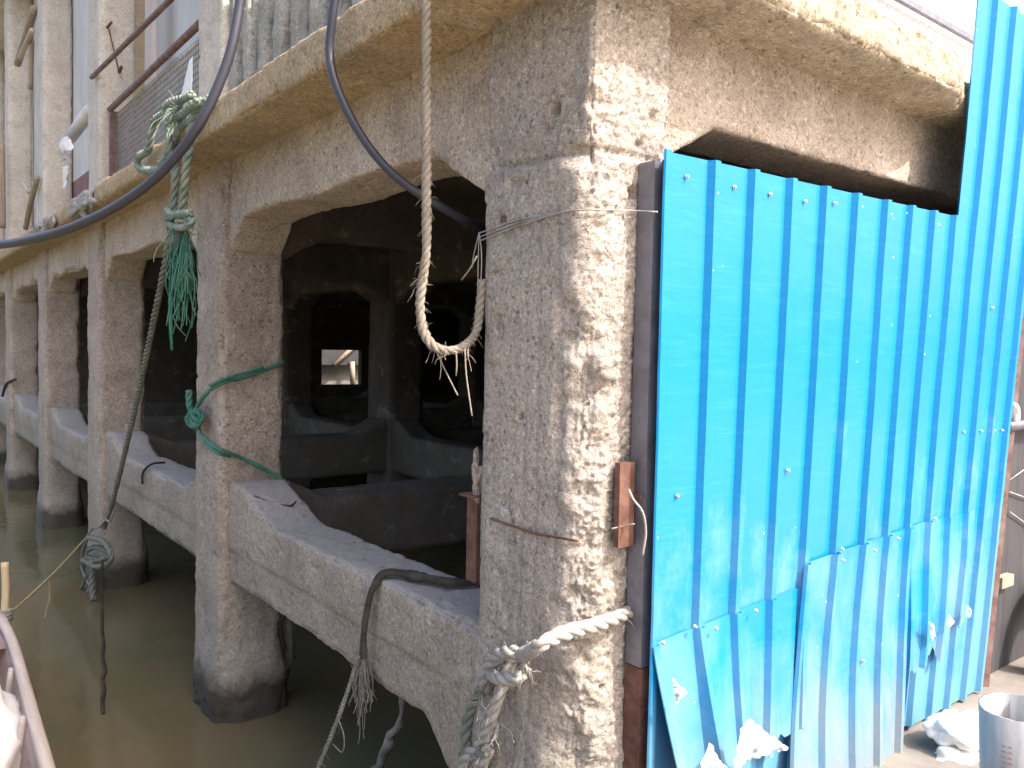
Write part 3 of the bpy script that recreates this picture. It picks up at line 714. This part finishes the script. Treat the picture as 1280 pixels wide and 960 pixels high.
b = MB(); pts = [atd(345, -420, 3.0), atd(318, -150, 2.78), atd(304, -40, 2.7), atd(299, 10, 2.7), atd(285, 75, 2.7), atd(252, 150, 2.72), atd(205, 212, 2.8), atd(150, 255, 2.9), atd(90, 284, 3.0), atd(40, 299, 3.1), atd(0, 306, 3.2), atd(-80, 314, 3.4), atd(-260, 318, 3.9), atd(-620, 300, 5.2)]
b.tube(spline(pts, .03), .0165, 12); tag(b.build('cable', M['cable']), 'thick black cable sweeping in a wide curve across the upper posts to the left', 'cable', 'black cables')
b = MB(); pts = [at(440, -120, 'x', -.30), at(424, -30, 'x', -.32), at(416, 20, 'x', -.33), at(412, 62, 'x', -.33), at(418, 100, 'x', -.32), at(440, 150, 'x', -.28), at(470, 195, 'x', -.22), at(505, 229, 'x', -.13), at(560, 264, 'x', .05), at(600, 283, 'x', .25), at(650, 300, 'x', .8)]
b.tube(spline(pts, .03), .0175, 12); tag(b.build('cable', M['cable']), 'black cable dropping over the ledge into the dark opening beside the corner pillar', 'cable', 'black cables')

GX = -.32
gk = empty('green_rope_bundle', 'knotted bundle of faded green rope tied at the nearest upper post over the ledge', 'rope')
def px(pts, x, ax='x'): return [at(a, c, ax, x + (random.uniform(-.01, .01))) for a, c in pts]
rr = .025
rope('loop', px([(218, 132), (205, 142), (193, 152), (189, 172), (185, 188), (174, 196), (173, 208), (185, 213), (203, 209), (212, 192), (218, 172), (228, 156), (240, 150)], GX), rr, M['rope_green'], parent=gk, fuzz=60)
rope('loop', px([(240, 118), (228, 124), (214, 128), (206, 138), (214, 148), (228, 142), (240, 132), (250, 126)], GX - .03), rr, M['rope_green'], parent=gk, fuzz=60)
rope('hanging_end', px([(262, 124), (248, 136), (240, 158), (236, 185), (232, 215), (230, 245), (227, 268)], GX), rr, M['rope_green'], parent=gk, fuzz=40)
rope('hanging_end', px([(214, 140), (212, 165), (218, 190), (219, 215), (218, 245), (217, 272)], GX + .02), rr, M['rope_green'], parent=gk, fuzz=40)
rope('loop', px([(206, 158), (212, 176), (210, 195), (200, 205)], GX - .02), rr * .9, M['rope_green'], parent=gk, fuzz=20)
rope('wrapping', px([(208, 262), (216, 268), (232, 270), (240, 276), (230, 284), (214, 282), (210, 274), (222, 268), (238, 266)], GX - .02), rr * .9, M['rope_green'], parent=gk, fuzz=60)
mb = MB(); fray(mb, at(224, 135, 'x', GX - .03), (0, 0, -.1), 60, .16, .6); mb.build('frayed_fibres', M['rope_green'], gk); mb = MB(); fray(mb, at(225, 280, 'x', GX), (0, 0, -.3), 60, .22, .35); mb.build('frayed_fibres', M['rope_green'], gk)
mb = MB()
for (pxx, py, L, n) in ((226, 283, .30, 34), (231, 296, .44, 44), (221, 283, .2, 24), (233, 290, .30, 20)):
    fray(mb, at(pxx, py, 'x', GX), (random.uniform(-.05, .05), random.uniform(-.12, .12), -1), n, L, .13, .0032)
mb.build('frayed_end', M['rope_teal'], gk)
mb = MB(); mb.tube(spline(px([(217, 285), (216, 340), (214, 400), (215, 438)], GX), .05), .009, 7); mb.tube(spline(px([(214, 285), (213, 340), (212, 385), (213, 424)], GX), .05), .007, 7); mb.build('thin_cord', M['rope_teal'], gk)
px_ = lambda pts: [at(a, c, 'x', x) for a, c, x in pts]
rope('mooring_line', px_([(214, 270, -.33), (210, 310, -.32), (200, 362, -.30), (186, 430, -.25), (170, 505, -.19), (152, 582, -.12), (140, 630, -.08), (130, 660, -.07)]), .0215, M['rope_grey'], 'grey green rope slanting from the green bundle down to the second pillar behind', fuzz=40)
# lashing on the far pillar
lk = empty('rope_lashing', 'tangled grey rope lashed round the pillar at the low end of the slanting rope', 'rope')
pp_ = lambda pts, x: [at(a, c, 'x', x) for a, c in pts]
rope('wrapping', pp_([(106, 690), (118, 684), (132, 688), (136, 694), (124, 700), (108, 696)], -.10), .026, M['rope_grey'], parent=lk, fuzz=60)
rope('wrapping', pp_([(104, 700), (120, 708), (136, 704), (138, 690), (128, 676), (112, 672)], -.13), .026, M['rope_grey'], parent=lk, fuzz=60)
rope('loose_end', pp_([(108, 672), (116, 660), (124, 659), (132, 650), (137, 652), (142, 640)], -.10), .011, M['rope_pale'], parent=lk, fuzz=20)
rope('loose_end', pp_([(110, 672), (103, 690), (102, 708), (106, 722), (100, 738)], -.14), .014, M['rope_grey'], parent=lk, fuzz=30)
rope('loose_end', pp_([(108, 690), (104, 715), (112, 732), (108, 742)], -.12), .013, M['rope_pale'], parent=lk, fuzz=30)
rope('loose_end', pp_([(116, 700), (115, 725), (116, 750)], -.13), .03, M['rope_grey'], parent=lk, fuzz=30)
w0 = at(128, 700, 'x', -.18)
rope('wet_tail', [w0, w0 + np.array([-.01, -.02, -.25]), (w0[0] - .01, w0[1] - .05, WZ + .06)] + [at(a, c, 'z', WZ + .004) for a, c in ((127, 785), (129, 805), (128, 822), (131, 838), (128, 850), (130, 862), (128, 876), (129, 892))], .014, M['rope_dark'], parent=lk, fuzz=60)
# slimy rope hanging free, nearer the eye, into the water
q = atd(128, 740, 4.9)
mb = MB(); hang = [atd(127, 712, 6.6), atd(128, 745, 6.2)]
b0 = at(10, 768, 'z', -.42); b1 = at(108, 672, 'x', -.12)
b = MB(); b.tube(spline([b0 + np.array([-.06, 0, .02]), b0, b0 * .5 + b1 * .5 - np.array([0, 0, .03]), b1], .06), .009, 6)
m_ = b0 * .55 + b1 * .45 - np.array([0, 0, .03]); b.tube(spline([m_, m_ + np.array([.01, .02, -.16]), m_ + np.array([-.03, 0, -.34])], .03), .005, 5, False)
tag(b.build('mooring_string', M['rope_straw']), 'thin straw coloured string from the boat bow up to the lashed pillar', 'string')

# green rope round the second pillar
tg = empty('green_rope_tie', 'thin bright green rope tied round the pillar left of the first opening', 'rope')
PY = 3.40
rp = [at(354, 452, 'y', PY), at(330, 463, 'y', PY - .02), at(300, 473, 'y', PY - .025), at(279, 478, 'y', PY - .03)] + [at(262, 488, 'x', -.04), at(250, 502, 'x', -.05), at(243, 516, 'x', -.05)]
rope('winding', rp, .0145, M['rope_teal'], parent=tg, fuzz=10)
rope('winding', [at(330, 460, 'y', PY - .03), at(305, 466, 'y', PY - .04), at(280, 474, 'y', PY - .05), at(262, 482, 'x', -.06)], .010, M['rope_teal'], parent=tg)
rope('knot', pp_([(236, 488), (237, 508), (243, 520), (250, 528), (240, 532), (235, 522), (246, 514), (252, 522), (244, 530), (237, 518)], -.07), .022, M['rope_teal'], parent=tg, fuzz=20)
rope('winding', pp_([(244, 525), (250, 540), (262, 553), (276, 562)], -.05) + [at(300, 572, 'y', PY - .04), at(330, 586, 'y', PY - .05), at(352, 600, 'y', PY - .08), at(362, 606, 'y', PY - .10)], .0145, M['rope_teal'], parent=tg, fuzz=10)
rope('winding', pp_([(246, 533), (256, 552), (272, 566)], -.06) + [at(288, 571, 'y', PY - .05)], .012, M['rope_teal'], parent=tg, fuzz=40)

# dark strap over the first sill
sk_ = empty('dark_strap', 'dark slimy strap slung over the first sill beam with frayed tails', 'strap')
mb = MB()
pts = [(.40, 1.02, .50), (.385, 1.04, .585), (.24, 1.13, .605), at(487, 716, 'z', .605), at(468, 735, 'x', .035), at(460, 765, 'x', .018), at(456, 795, 'x', .012), at(455, 822, 'x', .008)]
Pq = spline(pts, .01); v = []; f = []
for i, p in enumerate(Pq):
    t = Pq[min(i + 1, len(Pq) - 1)] - Pq[max(i - 1, 0)]; t /= np.linalg.norm(t)
    side = np.cross(t, (-.55, 0, .83)); side /= np.linalg.norm(side); nn_ = np.cross(side, t); w = .021 + .005 * math.sin(i * .35) + .008 * random.random()
    v += [p - side * w, p - side * w * .4 + nn_ * .018, p + side * w * .4 + nn_ * .018, p + side * w, p - nn_ * .01]
    if i:
        k = 5 * i
        f += [(k - 5 + a, k - 5 + (a + 1) % 5, k + (a + 1) % 5, k + a) for a in range(5)]
mb.add(v, f); mb.build('strap', M['rope_dark'], sk_)
mb = MB(); fray(mb, at(455, 812, 'x', .01), (-.06, .02, -1), 80, .22, .17, .0022); fray(mb, at(452, 815, 'x', .01), (-.05, .02, -1), 8, .36, .1, .002); mb.build('frayed_tail', M['rag'], sk_)
e = px_([(448, 820, -.03), (436, 860, -.05), (416, 915, -.08), (394, 968, -.10), (384, 1000, -.1)])
rope('tail_rope', e, .011, M['rag'], parent=sk_, fuzz=30)
mb = MB(); mb.tube(spline(px_([(422, 896, -.08), (430, 920, -.09), (428, 940, -.09), (416, 930, -.08)]), .02), .003, 5); mb.build('loose_strand', M['rag'], sk_)

# heavy mooring rope on the pillar
mr = empty('mooring_rope', 'thick twisted whitish rope knotted across the foot of the corner pillar', 'rope')
R_ = .0235
a1 = [at(806, 752, 'y', .0), at(792, 762, 'y', -.025), at(772, 771, 'y', -.055), at(740, 782, 'y', -.07), at(712, 789, 'y', -.075), at(690, 798, 'y', -.08), at(672, 808, 'y', -.08), at(655, 818, 'x', -.10), at(640, 815, 'x', -.11), at(625, 818, 'x', -.10), at(613, 832, 'x', -.09), at(606, 850, 'x', -.08), at(610, 862, 'x', -.06)]
rope('rope_run', a1, R_, M['rope_white'], parent=mr, fuzz=90, flen=.02)
a2 = [at(652, 846, 'x', -.12), at(640, 849, 'x', -.125), at(622, 848, 'x', -.12), at(612, 840, 'x', -.07)]
rope('rope_turn', a2, R_, M['rope_white'], parent=mr, fuzz=30, flen=.02)
a3 = [at(640, 822, 'x', -.05), at(632, 846, 'x', -.07), at(624, 868, 'x', -.09), at(616, 890, 'x', -.09), at(608, 912, 'x', -.09), at(598, 935, 'x', -.08), at(585, 946, 'x', -.09), at(578, 965, 'x', -.09)]
rope('rope_run', a3, R_, M['rope_white'], parent=mr, fuzz=60, flen=.02)
a4 = [at(612, 850, 'x', -.05), at(598, 868, 'x', -.04), at(588, 890, 'x', -.04), at(582, 920, 'x', -.05), at(584, 942, 'x', -.06), at(596, 946, 'x', -.09), at(609, 938, 'x', -.11)]
rope('rope_run', a4, R_ * .95, M['rope_grey'], parent=mr, fuzz=60, flen=.02)
a5 = [at(610, 938, 'x', -.10), at(602, 955, 'x', -.09), at(596, 985, 'x', -.08), at(590, 1030, 'x', -.07)]
rope('rope_tail', a5, R_, M['rope_white'], parent=mr, fuzz=60, flen=.02)
for pq, n, L in (((655, 832), 12, .06), ((622, 905), 12, .06), ((602, 870), 14, .06), ((600, 945), 22, .08), ((610, 890), 10, .05)):
    mb = MB(); fray(mb, at(*pq, 'x', -.10), (-.2, -.3, -.4), n, L, .5, .0011); mb.build('loose_fibres', M['rope_white'], mr)
for pts in ([(640, 830), (652, 826), (659, 838), (648, 842)], [(612, 880), (604, 895), (598, 915), (602, 928), (612, 925)]):
    mb = MB(); mb.tube(spline(pp_(pts, -.11), .02), .0035, 5); mb.build('loose_strand', M['rope_white'], mr)
# rags hanging under the first bay
def rag(name, pts, w, label, depth_ax, val):
    c = [at(a, b_, depth_ax, val) for a, b_ in pts]; b = MB()
    b.tube(spline(c, .02), [max(.004, w * (.35 + .65 * math.sin(3.14 * i / max(1, len(spline(c, .02)) - 1)) ** .8)) for i in range(len(spline(c, .02)))], 7)
    P_ = np.array(b.v); P_ = P_ + (np.stack([vn(P_, 14, 1), vn(P_, 14, 2), vn(P_, 14, 3)], 1) - .5) * .06; b.v = [tuple(p) for p in P_]
    tag(b.build(name, M['rag']), label, 'rag', 'rags hanging under the first sill')
rag('hanging_rag', [(361, 740), (360, 815), (352, 845), (357, 870), (361, 905), (358, 925)], .045, 'grey rag dangling under the first sill beside the wet pillar foot', 'x', .55)
rag('hanging_rag', [(505, 860), (496, 908), (486, 930), (472, 965), (465, 990)], .022, 'thin grey strip of cloth hanging deep under the first sill near the corner pillar', 'x', .40)
b = MB(); b.tube(spline([(.10, 3.1, .70), (.18, 3.02, .665), (.27, 2.95, .645), (.33, 2.99, .66)], .02), .006, 6); tag(b.build('wire_scrap', M['black']), 'dark bent wire lying on the first sill by the green rope', 'wire')
b = MB(); y_ = 4.6; b.tube(spline([at(178, 605, 'x', .03), at(179, 590, 'x', .035), at(190, 580, 'z', .62), at(206, 578, 'z', .62)], .02), .010, 6); tag(b.build('wire_scrap', M['black']), 'dark wire hooked over the second sill behind the green rope pillar', 'wire')
b = MB(); b.tube(spline([at(3, 495, 'x', .0), at(8, 480, 'x', -.02), at(20, 474, 'x', .05)], .05), .02, 6); tag(b.build('wire_scrap', M['rope_dark']), 'dark line looped on the farthest sill at the left edge', 'wire')

# ================================================================== the boat
bt = empty('wooden_boat', 'worn wooden boat moored beside the pillars at the lower left', 'boat')
def gy(y): # right gunwale x
    t = (y - .4) / 4.6; return -1.20 + .19 * t - .22 * max(0, (t - .8) / .2) ** 2 * .2
ys = np.linspace(.4, 4.98, 24); HW = 1.0
def section(y, inn=0):
    t = (y - .4) / 4.58; xr = gy(y); w = HW * (1 - .28 * t ** 3); xl = xr - w; top = -.44 + .07 * t ** 2; bot = -1.05 + .33 * max(0, t - .55) ** 1.5 * 2.2
    return [(xr - inn, top), (xr - .05 - inn, (top + bot) / 2), (xr - .17 - inn, bot + inn), (xl + .17 + inn, bot + inn), (xl + .05 + inn, (top + bot) / 2), (xl + inn, top)]
v = []; f = []
for inn in (0, .035):
    for y in ys: v += [(x, min(max(y, .4 + inn), 4.98 - inn), z) for x, z in section(y, inn)]
n6 = 6; m_ = len(ys)
for i in range(m_ - 1):
    for k in range(5):
        a = i * 6 + k; f.append((a, a + 1, a + 7, a + 6)); a += m_ * 6; f.append((a + 6, a + 7, a + 1, a))
    for k in (0, 5): a = i * 6 + k; f.append((a, a + 6, a + 6 + m_ * 6, a + m_ * 6))
for i in (0, m_ - 1):
    f.append(tuple(i * 6 + k for k in range(6))); f.append(tuple(m_ * 6 + i * 6 + k for k in range(6)))
pydata('hull', v, f, M['boatwood'], bt, False)
for s in (0, 5):
    b = MB(); b.tube([(section(y)[s][0] - .015 * (1 if s == 0 else -1), y, section(y)[s][1] + .02) for y in ys], .033, 8); b.build('gunwale', M['gunwale'], bt)
for y in (3.2, 3.95, 2.5):
    b = MB(); b.tube(spline([(section(y, .05)[k][0], y, section(y, .05)[k][1]) for k in range(6)], .05), .025, 6); b.build('rib', M['gunwale'], bt)
b = MB(); b.box((section(4.5)[5][0] + .03, 4.45, -.43), (section(4.5)[0][0] - .03, 4.9, -.40)); b.build('bow_deck', M['boatwood'], bt, False)
b = MB(); pb = at(6, 770, 'z', -.42); pt = at(6, 703, 'y', pb[1]); b.tube(spline([pb + np.array([0, 0, -.4]), pb, (pb + pt) / 2 + np.array([.006, 0, 0]), pt], .04), [.027] * len(spline([pb + np.array([0, 0, -.4]), pb, (pb + pt) / 2, pt], .04)), 9)
tag(b.build('bamboo_pole', M['bamboo']), 'short bamboo pole standing upright at the boat bow', 'pole')
rope('bow_lashing', [pb + np.array([.04 * math.cos(a), .04 * math.sin(a), .004 * a - .03]) for a in np.arange(0, 19, .6)], .016, M['rope_white'], 'pale rope wound round the foot of the bamboo pole', fuzz=20)
s0 = at(2, 885, 'z', -.50); lump('white_sack', s0 + np.array([-.12, -.05, -.12]), (.24, .55, .27), M['white'], 51, None, .3); tag(bpy.data.objects['white_sack'], 'bulging white sack lying in the boat', 'sack')
s1 = at(16, 905, 'z', -.55); lump('green_bag', s1 + np.array([-.0, 0, 0]), (.04, .10, .07), M['green_bag'], 54, None, .6); tag(bpy.data.objects['green_bag'], 'small crumpled green plastic bag against the white sack', 'bag')
s2 = at(6, 785, 'z', -.45); lump('green_cloth', s2 + np.array([-.1, 0, -.02]), (.07, .10, .05), M['rope_teal'], 57, None, .7); tag(bpy.data.objects['green_cloth'], 'scrap of dark green netting by the bow lashing', 'netting')

# ================================================================== lower right corner
k0 = at(1192, 912, 'y', -.33)
lump('white_sack', k0 + np.array([.03, 0, .0]), (.155, .12, .075), M['white'], 61, None, .45); tag(bpy.data.objects['white_sack.001'], 'dazzling white sack on top of the rubble at the fence foot', 'sack')
k1 = at(1195, 950, 'y', -.36)
lump('rubble_block', k1 + np.array([.03, 0, -.02]), (.19, .13, .085), M['rubble'], 66, None, .4); tag(bpy.data.objects['rubble_block'], 'pale broken block under the white sack at the fence foot', 'block')
lump('rubble_block', k1 + np.array([.05, .05, -.24]), (.34, .2, .14), M['rubble'], 69, None, .4); tag(bpy.data.objects['rubble_block.001'], 'larger grey block at the bottom under the pale broken block', 'block')
pc = at(1270, 884, 'z', .40); pipe = empty('plastic_pipe', 'open ended grey plastic pipe standing upright by the white sack', 'pipe')
b = MB(); n_ = 48; ro, ri = .118, .110; ax_ = np.array([-.08, .02, 1.]); ax_ /= np.linalg.norm(ax_); v = []
bp = pc - ax_ * .50
tri = np.array([1, 0, 0]) - ax_ * ax_[0]; tri /= np.linalg.norm(tri); tr2 = np.cross(ax_, tri)
for (c, r) in ((bp, ro), (pc, ro), (pc, ri), (bp, ri)):
    for k in range(n_):
        a = 2 * math.pi * k / n_; jag = (.003 * math.sin(k * 1.7) * math.sin(k * .9) if c is pc else 0)
        v.append(c + r * (math.cos(a) * tri + math.sin(a) * tr2) + ax_ * jag)
f = [(j * n_ + k, j * n_ + (k + 1) % n_, ((j + 1) % 4) * n_ + (k + 1) % n_, ((j + 1) % 4) * n_ + k) for j in range(4) for k in range(n_)]
pydata('pipe_wall', v, f, M['pvc'], pipe)
b = MB()
vw = CAM - pc; vw -= ax_ * (vw @ ax_); vw /= np.linalg.norm(vw); a0 = math.atan2(vw @ tr2, vw @ tri) - .25
for k in range(9):
    for q in range(2):
        a = a0 + (q - .5) * .16; h = .10 + .02 * k
        c = pc - ax_ * h; rad = math.cos(a) * tri + math.sin(a) * tr2; tn = np.cross(ax_, rad); e = c + rad * (ro + .0012)
        b.add([e - tn * .006 - ax_ * .002, e + tn * (.006 + .003 * (k % 2)) - ax_ * .002, e + tn * .006 + ax_ * .003, e - tn * .006 + ax_ * .003], [(0, 1, 2, 3)])
b.build('printed_marking', M['print'], pipe, False)
# lean-to beyond the end of the fence; near-black boards stand in for its shade
dk = empty('dark_lean_to', 'dark boarded lean-to beyond the right end of the blue fence', 'shed')
b = MB(); b.box((3.0, -.06, -.06), (6.5, .02, 2.46)); b.build('board_wall', M['dark_board'], dk, False)
b = MB(); b.box((3.12, -.055, 2.47), (6.5, .40, 2.52)); b.build('roof_board', M['dark_board'], dk, False)
b = MB(); c0 = at(1262, 533, 'y', -.12); b.tube([(c0[0] - .03, -.12, c0[2]), (6, -.10, c0[2] + .02)], .028, 8); tag(b.build('grey_pipe', M['steel']), 'grey horizontal pipe just past the right end of the fence', 'pipe')
b = MB(); c0 = at(1250, 728, 'y', -.08); b.box((c0[0] - .02, -.10, c0[2] - .03), (c0[0] + .13, -.04, c0[2] + .03)); tag(b.build('timber_block', M['wood'], smooth=False), 'sawn timber end poking out past the rusty end post', 'timber')
c0 = at(1268, 517, 'y', -.12); lump('white_bottle', c0, (.02, .03, .06), M['white'], 80, None, .2, 3); tag(bpy.data.objects['white_bottle'], 'small white bottle resting on the grey pipe at the fence end', 'bottle')
b = MB(); cc = at(1322, 800, 'y', -.22)
b.tube([cc + np.array([.24 * math.cos(a), .05 * math.sin(a), (.27) * math.sin(a)]) for a in np.linspace(0, 2 * math.pi, 40)], .07, 10, False); tag(b.build('old_tyre', M['black']), 'dark old tyre leaning behind the plastic pipe', 'tyre')
b = MB()
for a, c in (((1262, 600), (1290, 580)), ((1262, 615), (1290, 625)), ((1262, 640), (1290, 660))): b.tube([at(*a, 'y', -.075), at(*c, 'y', -.075)], .004, 5)
tag(b.build('thin_wire', M['wire']), 'thin pale wires stretched over the dark boards past the fence end', 'wire')

# ================================================================== beyond the far gap
fb = empty('river_hut', 'timber hut with a rusty roof seen through the far gap under the building', 'hut')
h0 = at(385, 500, 'y', 21); h1 = at(470, 400, 'y', 21)
b = MB(); b.box((h0[0] - 1.5, 21, -1), (h1[0] + 1.5, 21.1, at(430, 452, 'y', 21)[2])); b.build('board_wall', M['rag'], fb, False)  # wall colour darkened to put the hut in shade
b = MB(); b.box((h0[0] - 1.5, 20.6, at(430, 456, 'y', 20.6)[2]), (h1[0] + 1.5, 20.7, 3.6)); b.build('rusty_roof', M['dark_board'], fb, False)  # roof taken near black, its shade is in the colour
b = MB(); b.tube([at(418, 456, 'y', 20.5), at(456, 420, 'y', 20.5)], .07, 6); b.tube([at(441, 480, 'y', 20.5), at(440, 452, 'y', 20.5)], .08, 6); b.build('roof_strut', M['wood'], fb)
